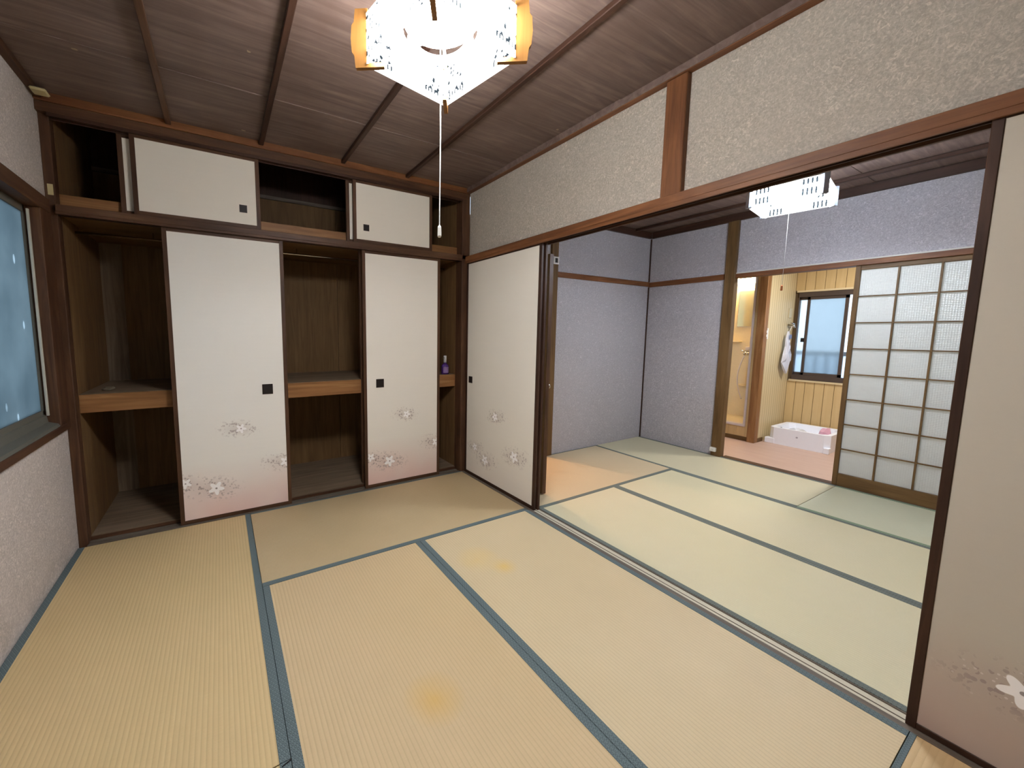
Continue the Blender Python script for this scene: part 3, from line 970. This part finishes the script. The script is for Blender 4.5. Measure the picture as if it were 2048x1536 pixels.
lg.t.links.new(df.outputs[0], m1.inputs[2])
m2 = lg.node('ShaderNodeMixShader')
m2.inputs[0].default_value = 0.10
lg.t.links.new(m1.outputs[0], m2.inputs[1])
lg.t.links.new(gs.outputs[0], m2.inputs[2])
lg.t.links.new(m2.outputs[0], lg.out.inputs[0])
ld = thing('door_4', (2.53, -2.19, 0.0), 'wooden lattice sliding door with frosted glass panes', 'door', 'structure')
dx0, dx1 = 2.520, 2.548
ya, yb = -2.622, -1.760
B('side_stile', dx0, dx1, yb - 0.030, yb, 0.004, 1.788, wood(2, 'lattice'), ld, 0.002)
B('side_stile', dx0, dx1, ya, ya + 0.030, 0.004, 1.788, wood(2, 'lattice'), ld, 0.002)
B('top_rail', dx0, dx1, ya + .03, yb - .03, 1.752, 1.788, wood(1, 'lattice'), ld, 0.002)
B('bottom_rail', dx0, dx1, ya + .03, yb - .03, 0.004, 0.106, wood(1, 'lattice'), ld, 0.002)
ygs = [yb - 0.030 - k * (yb - ya - .06) / 4 for k in range(5)]
zgs = [0.106 + k * (1.752 - 0.106) / 8 for k in range(9)]
for k in range(1, 4):
    B('lattice_bar', dx0 - .002, dx0 + .016, ygs[k] - .005, ygs[k] + .005, .106, 1.752, wood(2, 'lattice'), ld)
for k in range(1, 8):
    B('lattice_bar', dx0 - .001, dx0 + .014, ya + .03, yb - .03, zgs[k] - .0042, zgs[k] + .0042, wood(1, 'lattice'), ld)
for j in range(8):
    for i in range(4):
        B('glass_pane', dx0 + .016, dx0 + .020, ygs[i + 1] + .0005, ygs[i] - .0005, zgs[j] + .0005, zgs[j + 1] - .0005, lg.m, ld)
trim(2.516, 2.60, -2.66, -0.935, -0.056, 0.004, wood(1, 'dark'), 'dark grooved sill of the kitchen doorway')

# ------------------------------------------------------------------ kitchen
KZ = -0.05
kfm = NB('vinyl_floor')
p = kfm.pos()
gr = kfm.noise(kfm.scaled(p, (14, 3, 1)), 1.0, 4)
kfm.pbr(kfm.mix(gr, lin(200, 172, 156), lin(184, 152, 134)), 0.45, None, 0, 0.4)
B('floor', 2.60, 4.60, -3.6, 0.3, -0.20, KZ, kfm.m, label='pinkish brown vinyl floor of the kitchen', cat='floor', kind='structure')
panel = NB('pale_wood_panel')
p = panel.pos()
g1 = panel.noise(panel.scaled(p, (20, 20, 1.2)), 1.0, 4, 0.6, 0.8)
panel.pbr(panel.mix(g1, lin(214, 188, 140), lin(190, 160, 108)), 0.5, None, 0, 0.4)
stripe = NB('striped_panel')
p = stripe.pos()
st = stripe.m_('FRACT', stripe.m_('MULTIPLY', stripe.x, 18.0))
st2 = stripe.m_('LESS_THAN', st, 0.24)
g2 = stripe.noise(stripe.scaled(p, (60, 60, 1.2)), 1.0, 3)
c0 = stripe.mix(g2, lin(220, 204, 166), lin(202, 182, 138))
stripe.pbr(stripe.mix(stripe.m_('MULTIPLY', st2, 0.55), c0, lin(158, 140, 104)), 0.5, stripe.bump(st2, 0.3, 0.002), 0, 0.4)
grv = plain('plank_backing', (84, 66, 42), 0.8)
# window wall
WX = 4.40
wy0, wy1 = -1.66, -0.812
kw = thing('wall_kitchen_window', (WX + 0.04, -1.9, KZ), 'pale plank wall around the kitchen window', 'wall', 'structure')
for q in ((-3.5, -0.70, KZ, 0.685), (-3.5, -0.70, 1.765, 2.3), (-3.5, wy0, 0.685, 1.765), (wy1, -0.70, 0.685, 1.765)):
    B('backing', WX + .012, WX + .08, q[0], q[1], q[2], q[3], grv, kw)
yy = -0.775
k = 0
while yy > -2.75:
    y2 = yy - 0.0895
    for (z0, z1) in ((KZ, 0.664), (1.786, 2.3)):
        B('plank', WX, WX + .012, y2 + .002, yy - .002, z0, z1, panel.m, kw, 0.0015)
    if y2 < wy0:
        B('plank', WX, WX + .012, y2 + .002, yy - .002, 0.664, 1.786, panel.m, kw, 0.0015)
    yy = y2
wall_part('wall_kitchen_side', [(3.66, 4.44, -0.775, -0.70, KZ, 2.3)], stripe.m, 'striped pale panelling left of the kitchen window')
wall_part('wall_kitchen_rear', [(2.60, 4.5, -3.6, -3.5, KZ, 2.3)], PLAINW, 'plain kitchen wall behind the lattice door')
wall_part('wall_kitchen_far', [(2.60, 3.66, 0.02, 0.10, KZ, 2.3)], PLAINW, 'plain wall beyond the shower entrance')
B('ceiling', 2.60, 4.6, -3.6, 0.6, 2.3, 2.36, PLAINW, label='plain kitchen ceiling', cat='ceiling', kind='structure')
# shower front wall with framed opening
sw = thing('wall_shower', (3.66, -0.35, KZ), 'pale plank wall with the white framed shower opening', 'wall', 'structure')
B('plank', 3.635, 3.68, -0.70, -0.672, KZ, 2.3, panel.m, sw)
yy = -0.672
while yy < 0.0:
    y2 = min(yy + 0.0895, 0.02)
    B('plank', 3.635, 3.68, yy + .001, y2 - .001, KZ, 0.124, panel.m, sw)
    B('plank', 3.635, 3.68, yy + .001, y2 - .001, 1.95, 2.3, panel.m, sw)
    yy = y2
FR = plain('shower_frame', (214, 204, 202), 0.4)
B('opening_frame', 3.622, 3.70, -0.672, -0.650, 0.124, 1.95, FR, sw, 0.002)
B('opening_frame', 3.622, 3.70, -0.650, 0.02, 0.124, 0.152, FR, sw, 0.002)
B('opening_frame', 3.622, 3.70, -0.650, 0.02, 1.925, 1.95, FR, sw, 0.002)
B('baseboard_kitchen', 3.625, 3.635, -0.705, 0.02, KZ, 0.0, wood(1, 'lattice'), label='narrow brown skirting under the shower opening', cat='baseboard', kind='structure')
B('baseboard_kitchen_side', 3.69, 3.83, -0.786, -0.775, KZ, -0.005, wood(0, 'lattice'), label='narrow brown skirting under the striped panelling', cat='baseboard', kind='structure')
trim(3.60, 3.69, -0.786, -0.708, KZ, 2.3, wood(2, 'shelf'), 'brown post between shower and striped panelling', 0.003)
CREAM = plain('shower_wall_cream', (224, 206, 166), 0.35)
wall_part('wall_shower_inner', [(4.46, 4.52, -0.70, 0.40, 0.0, 2.2), (3.68, 4.50, -0.70, -0.690, 0.0, 2.2), (3.68, 4.50, 0.36, 0.42, 0.0, 2.2), (3.68, 4.5, -0.70, 0.40, 2.15, 2.2), (3.68, 4.5, -0.70, 0.4, 0.02, 0.10)],
          CREAM, 'cream shower cubicle interior')
MIR = plain('mirror_surface', (214, 206, 176), 0.12, 0.85)
mi = thing('mirror', (4.445, -0.24, 1.352), 'narrow rectangular mirror on the cream shower wall', 'mirror')
B('mirror_glass', 4.440, 4.452, -0.338, -0.152, 1.352, 1.842, MIR, mi)
B('mirror_edge', 4.450, 4.460, -0.344, -0.146, 1.346, 1.848, FR, mi)
gb = obj('globe_lamp', bm_lathe(bmesh.new(), [(0.03, -.105), (0.075, -.075), (0.10, -.02), (0.10, .02), (0.075, .07), (0.045, .10)], (4.34, -0.262, 1.965), 24), emis('globe_glow', (1.0, 0.80, 0.48, 1), SHOWER_E), smooth=True,
         label='glowing round globe lamp high in the shower cubicle', cat='lamp')
gt = B('lamp_base', 4.40, 4.46, -0.30, -0.22, 1.93, 2.0, CREAM, gb)
sf = B('wall_shelf', 4.36, 4.46, -0.222, -0.05, 1.135, 1.150, CREAM, None, 0.003, label='small cream ledge on the shower wall below the mirror', cat='shelf')
fa = thing('shower_faucet', (4.43, -0.30, 0.95), 'chrome mixer tap on the cream shower wall', 'faucet')
obj('tap_body', bm_tube(bmesh.new(), [(4.46, -0.30, 1.0), (4.39, -0.30, 1.0), (4.36, -0.30, 0.975)], 0.016, 10), CHROME, fa, smooth=True)
obj('tap_lever', bm_tube(bmesh.new(), [(4.39, -0.30, 1.0), (4.37, -0.25, 1.03)], 0.009, 8), CHROME, fa, smooth=True)
obj('tap_knob', bm_lathe(bmesh.new(), [(0.020, 0), (0.024, .02), (0.02, .04)], (4.385, -0.35, 0.985), 12, 'y'), CHROME, fa, smooth=True)
B('tap_plate', 4.448, 4.46, -0.33, -0.27, 1.03, 1.075, FR, fa, 0.003)
hs = []
for k in range(18):
    u = k / 17
    hs.append((4.38 - .02 * math.sin(u * 3.1), -0.30 + 0.06 * math.sin(u * 3.14), 0.97 - 0.62 * u))
obj('shower_hose', bm_tube(bmesh.new(), hs, 0.008, 8), FR, fa, smooth=True)
B('wall_shelf', 4.38, 4.46, -0.34, -0.22, 0.535, 0.548, CREAM, None, 0.003, label='lower cream ledge on the shower wall beside the hose', cat='shelf')

# kitchen window
kg = NB('frosted_window_glass')
p = kg.pos()
kn2 = kg.bump(kg.noise(p, 160, 2), 0.3, 0.001)
g_ = kg.node('ShaderNodeBsdfGlass')
g_.inputs['Roughness'].default_value = 0.22
g_.inputs['IOR'].default_value = 1.35
g_.inputs[0].default_value = (0.84, 0.86, 0.87, 1)
tr = kg.node('ShaderNodeBsdfTranslucent')
tr.inputs[0].default_value = (0.72, 0.76, 0.78, 1)
m1 = kg.node('ShaderNodeMixShader')
m1.inputs[0].default_value = 0.25
kg.t.links.new(g_.outputs[0], m1.inputs[1])
kg.t.links.new(tr.outputs[0], m1.inputs[2])
kg.t.links.new(m1.outputs[0], kg.out.inputs[0])
kwn = thing('window_2', (WX + .02, (wy0 + wy1) / 2, 0.685), 'sliding frosted kitchen window in a bronze frame', 'window', 'structure')
PW = wood(1, 'pale')
B('window_casing', WX - .010, WX + .03, wy0 - .02, wy1 + .02, 1.765, 1.787, PW, kwn)
B('window_casing', WX - .014, WX + .03, wy0 - .02, wy1 + .02, 0.663, 0.684, PW, kwn)
B('outer_frame', WX - .004, WX + .07, wy0, wy1, 1.705, 1.765, BROWNAL, kwn, 0.002)
B('outer_frame', WX - .006, WX + .07, wy0, wy1, 0.685, 0.745, BROWNAL, kwn, 0.002)
B('outer_frame', WX + .010, WX + .07, wy1 - .006, wy1, 0.745, 1.705, BROWNAL, kwn)
B('outer_frame', WX + .010, WX + .07, wy0, wy0 + .02, 0.745, 1.705, BROWNAL, kwn)


def sash(xx, y0, y1, st0, st1):
    s = thing('sash', (xx, (y0 + y1) / 2, 0.745), None, None)
    s.parent = kwn
    s.location = Vector((xx, (y0 + y1) / 2, 0.745)) - kwn.location
    B('sash_stile', xx - .010, xx + .010, y1 - st1, y1, 0.745, 1.705, BROWNAL, s)
    B('sash_stile', xx - .010, xx + .010, y0, y0 + st0, 0.745, 1.705, BROWNAL, s)
    B('sash_rail', xx - .010, xx + .010, y0, y1, 0.745, 0.778, BROWNAL, s)
    B('sash_rail', xx - .010, xx + .010, y0, y1, 1.672, 1.705, BROWNAL, s)
    B('glass_pane', xx - .002, xx + .002, y0 + st0 * .8, y1 - st1 * .8, 0.775, 1.675, kg.m, s)
    return s


s1 = sash(WX + .045, -1.255, -0.814, 0.02, 0.006)
s2 = sash(WX + .018, -1.262, -0.896, 0.030, 0.026)
B('crescent_lock', WX - .004, WX + .010, -0.900, -0.868, 1.155, 1.205, DARKIN, s2, 0.003)
# balcony railing outside
rm = plain('balcony_rail', (120, 132, 150), 0.5)
rpn = NB('balcony_panel')
rpt = rpn.node('ShaderNodeBsdfTranslucent')
rpt.inputs[0].default_value = (0.80, 0.84, 0.88, 1)
rpn.t.links.new(rpt.outputs[0], rpn.out.inputs[0])
rp = rpn.m
ra = thing('balcony_railing', (4.85, -1.6, 0.2), 'grey balcony railing with pale panels seen through the frosted window', 'railing')
B('handrail', 4.83, 4.87, -2.9, -0.2, 0.985, 1.035, rm, ra)
yy = -0.25
while yy > -2.8:
    B('panel_slat', 4.845, 4.855, yy - 0.085, yy, 0.10, 0.985, rp, ra)
    B('baluster', 4.835, 4.865, yy - 0.105, yy - 0.088, 0.10, 0.985, rm, ra)
    yy -= 0.11
B('handrail', 4.83, 4.87, -2.9, -0.2, 0.07, 0.10, rm, ra)
# switch plates, hook with bag on the striped wall
spl = thing('light_switch', (3.69, -0.781, 1.19), 'white two-gang switch plate on the striped panelling near the post', 'switch')
B('switch_plate', 3.650, 3.730, -0.783, -0.775, 1.190, 1.318, WHITEPL, spl, 0.003)
B('rocker', 3.672, 3.708, -0.787, -0.783, 1.262, 1.292, WHITEPL, spl, 0.002)
B('rocker', 3.672, 3.708, -0.787, -0.783, 1.216, 1.246, WHITEPL, spl, 0.002)
B('wall_plate', 4.255, 4.335, -0.782, -0.775, 1.450, 1.570, plain('beige_plate', (206, 194, 160), 0.5), None, 0.003, label='beige blank plate on the striped panelling above the tap', cat='plate')
wt = thing('wall_tap', (4.27, -0.80, 1.32), 'chrome washing machine tap on the striped panelling', 'faucet')
obj('tap_body', bm_tube(bmesh.new(), [(4.27, -0.775, 1.365), (4.27, -0.83, 1.365), (4.255, -0.845, 1.33)], 0.012, 10), CHROME, wt, smooth=True)
obj('tap_handle', bm_tube(bmesh.new(), [(4.225, -0.82, 1.385), (4.315, -0.82, 1.375)], 0.009, 8), CHROME, wt, smooth=True)
bagm = plain('white_bag_film', (214, 216, 228), 0.35)
bm = bmesh.new()
out = [(4.165, 1.285), (4.22, 1.23), (4.185, 1.15), (4.235, 1.09), (4.30, 1.00), (4.265, 0.93), (4.235, 0.86), (4.19, 0.765), (4.115, 0.83), (4.06, 0.905), (4.085, 1.00), (4.125, 1.10), (4.125, 1.19)]
cen = bm.verts.new((4.16, -0.842, 1.02))
cen2 = bm.verts.new((4.17, -0.800, 1.02))
fr = [bm.verts.new((x, -0.830 + 0.010 * math.sin(i * 2.3), z)) for i, (x, z) in enumerate(out)]
mid = [bm.verts.new((4.165 + (x - 4.165) * .55, -0.842 + 0.012 * math.sin(i * 1.7 + 1), 1.02 + (z - 1.02) * .55)) for i, (x, z) in enumerate(out)]
bk = [bm.verts.new((x, -0.812, z)) for x, z in out]
n_ = len(out)
for i in range(n_):
    j = (i + 1) % n_
    bm.faces.new((cen, mid[i], mid[j]))
    bm.faces.new((mid[i], fr[i], fr[j], mid[j]))
    bm.faces.new((fr[i], bk[i], bk[j], fr[j]))
    bm.faces.new((bk[i], cen2, bk[j]))
bmesh.ops.recalc_face_normals(bm, faces=bm.faces)
bg = thing('hanging_bag', (4.17, -0.83, 0.765), 'white plastic manual pouch hanging from the wall tap', 'bag')
obj('pouch', bm, bagm, bg)
B('header_card', 4.150, 4.205, -0.8445, -0.842, 1.195, 1.245, plain('header_blue', (120, 132, 170), 0.5), bg)
obj('loop_string', bm_tube(bmesh.new(), [(4.17, -0.826, 1.275), (4.215, -0.832, 1.34), (4.25, -0.838, 1.36)], 0.002, 6), bagm, bg)

# washing machine pan
PANM = plain('pan_plastic', (242, 246, 255), 0.35, grain=0.01)
pan = thing('drain_pan', (4.07, -1.11, KZ), 'white plastic washing machine pan on the kitchen floor', 'pan')


def chamf(x0, x1, y0, y1, c):
    return [(x0 + c, y0), (x1 - c, y0), (x1, y0 + c), (x1, y1 - c), (x1 - c, y1), (x0 + c, y1), (x0, y1 - c), (x0, y0 + c)]


bm = bmesh.new()
zt = 0.148
lo = chamf(3.815, 4.345, -1.385, -0.846, 0.045)
li = chamf(3.855, 4.305, -1.345, -0.886, 0.05)
l2 = chamf(3.875, 4.285, -1.325, -0.906, 0.05)
R0 = [bm.verts.new((x, y, KZ)) for x, y in lo]
R1 = [bm.verts.new((x, y, zt)) for x, y in lo]
R2_ = [bm.verts.new((x, y, zt)) for x, y in li]
R3 = [bm.verts.new((x, y, 0.03)) for x, y in l2]
for i in range(8):
    j = (i + 1) % 8
    bm.faces.new((R0[i], R0[j], R1[j], R1[i]))
    bm.faces.new((R1[i], R1[j], R2_[j], R2_[i]))
    bm.faces.new((R2_[i], R2_[j], R3[j], R3[i]))
bm.faces.new(R3)
bm.faces.new(R0[::-1])
bmesh.ops.recalc_face_normals(bm, faces=bm.faces)
obj('pan_body', bm, PANM, pan)
for (a_, b_, c_x, d_x) in ((-0.905, -0.812, 3.808, 3.90), (-1.392, -1.345, 3.800, 3.86), (-0.905, -0.812, 4.25, 4.33)):
    B('corner_foot', c_x, d_x, a_, b_, KZ, 0.014, PANM, pan, 0.004)
obj('embossed_mark', bm_lathe(bmesh.new(), [(0.010, 0.0), (0.010, .0015)], (3.8135, -1.11, 0.07), 12, 'x'), plain('mark', (176, 176, 190), 0.5), pan)
obj('drain_grate', bm_lathe(bmesh.new(), [(0.05, 0.03), (0.05, .04), (0.03, .045)], (4.08, -1.10, 0), 16), WHITEPL, pan)


def crumple(name, c, r, mat, label, cat, seed, flat=0.5, group=None):
    rnd = random.Random(seed)
    bm = bmesh.new()
    bmesh.ops.create_icosphere(bm, subdivisions=2, radius=1.0)
    for v in bm.verts:
        k = rnd.uniform(0.68, 1.12)
        v.co = Vector((v.co.x * r[0] * k + c[0], v.co.y * r[1] * k + c[1], max(0, (v.co.z * k + 0.8)) * r[2] * flat + c[2]))
    return obj(name, bm, mat, label=label, cat=cat, group=group)


film = NB('clear_film')
film.pos()
film.pbr((0.86, 0.88, 0.94, 1), 0.15, None, 0, 0.6, **{'Transmission Weight': 0.35})
crumple('plastic_bag', (4.05, -1.05, 0.046), (0.09, 0.09, 0.11), film.m, 'crumpled clear plastic bag lying in the white pan', 'plastic bag', 3)
crumple('pink_bag', (4.10, -1.27, 0.031), (0.09, 0.055, 0.15), plain('pink_film', (226, 172, 188), 0.4), 'pink plastic bag at the right end of the white pan', 'plastic bag', 5, 0.6)
obj('drain_hose', bm_tube(bmesh.new(), [(3.895, -0.925, 0.135), (3.905, -0.945, 0.12), (3.915, -0.96, 0.10), (3.92, -0.965, 0.05)], 0.016, 10), plain('navy_hose', (58, 62, 84), 0.5), smooth=True,
    label='short dark hose piece lying at the left of the white pan', cat='hose')

# ------------------------------------------------------------------ things left in the closet
bt = thing('spray_bottle', (-0.120, 0.150, 0.870), 'small purple pump bottle on the closet shelf in the narrow right gap', 'bottle')
pur = plain('purple_plastic', (74, 44, 116), 0.25)
lav = plain('lavender_label', (178, 150, 206), 0.4)
obj('bottle_body', bm_lathe(bmesh.new(), [(0.030, 0), (0.034, .004), (0.034, .072), (0.026, .086), (0.013, .094), (0.013, .104)], (-0.120, 0.150, 0.870), 20), pur, bt, smooth=True)
bm = bmesh.new()
arc = []
for k in range(9):
    t_ = math.radians(-135 + k * 90 / 8 - 10)
    arc.append((-0.120 + 0.0348 * math.cos(t_), 0.150 + 0.0348 * math.sin(t_)))
va = [bm.verts.new((x, y, 0.884)) for x, y in arc]
vb = [bm.verts.new((x, y, 0.936)) for x, y in arc]
for i in range(8):
    bm.faces.new((va[i], va[i + 1], vb[i + 1], vb[i]))
bmesh.ops.solidify(bm, geom=bm.faces[:], thickness=0.0005)
obj('front_label', bm, lav, bt)
obj('pump_neck', bm_lathe(bmesh.new(), [(0.011, 0), (0.011, .010), (0.004, .014), (0.004, .040)], (-0.120, 0.150, 0.974), 12), pur, bt, smooth=True)
obj('pump_nozzle', bm_tube(bmesh.new(), [(-0.108, 0.150, 1.012), (-0.120, 0.150, 1.018), (-0.148, 0.138, 1.014)], 0.006, 8), CHROME, bt, smooth=True)
obj('clear_cap', bm_lathe(bmesh.new(), [(0.0135, .0), (0.0135, .058), (0.010, .062)], (-0.120, 0.150, 0.974), 14), film.m, bt, smooth=True)
crumple('paper_scrap', (-2.47, 0.24, 0.870), (0.035, 0.025, 0.03), plain('grey_scrap', (120, 108, 90), 0.8), 'small crumpled grey scrap on the left closet shelf', 'scrap', 9)
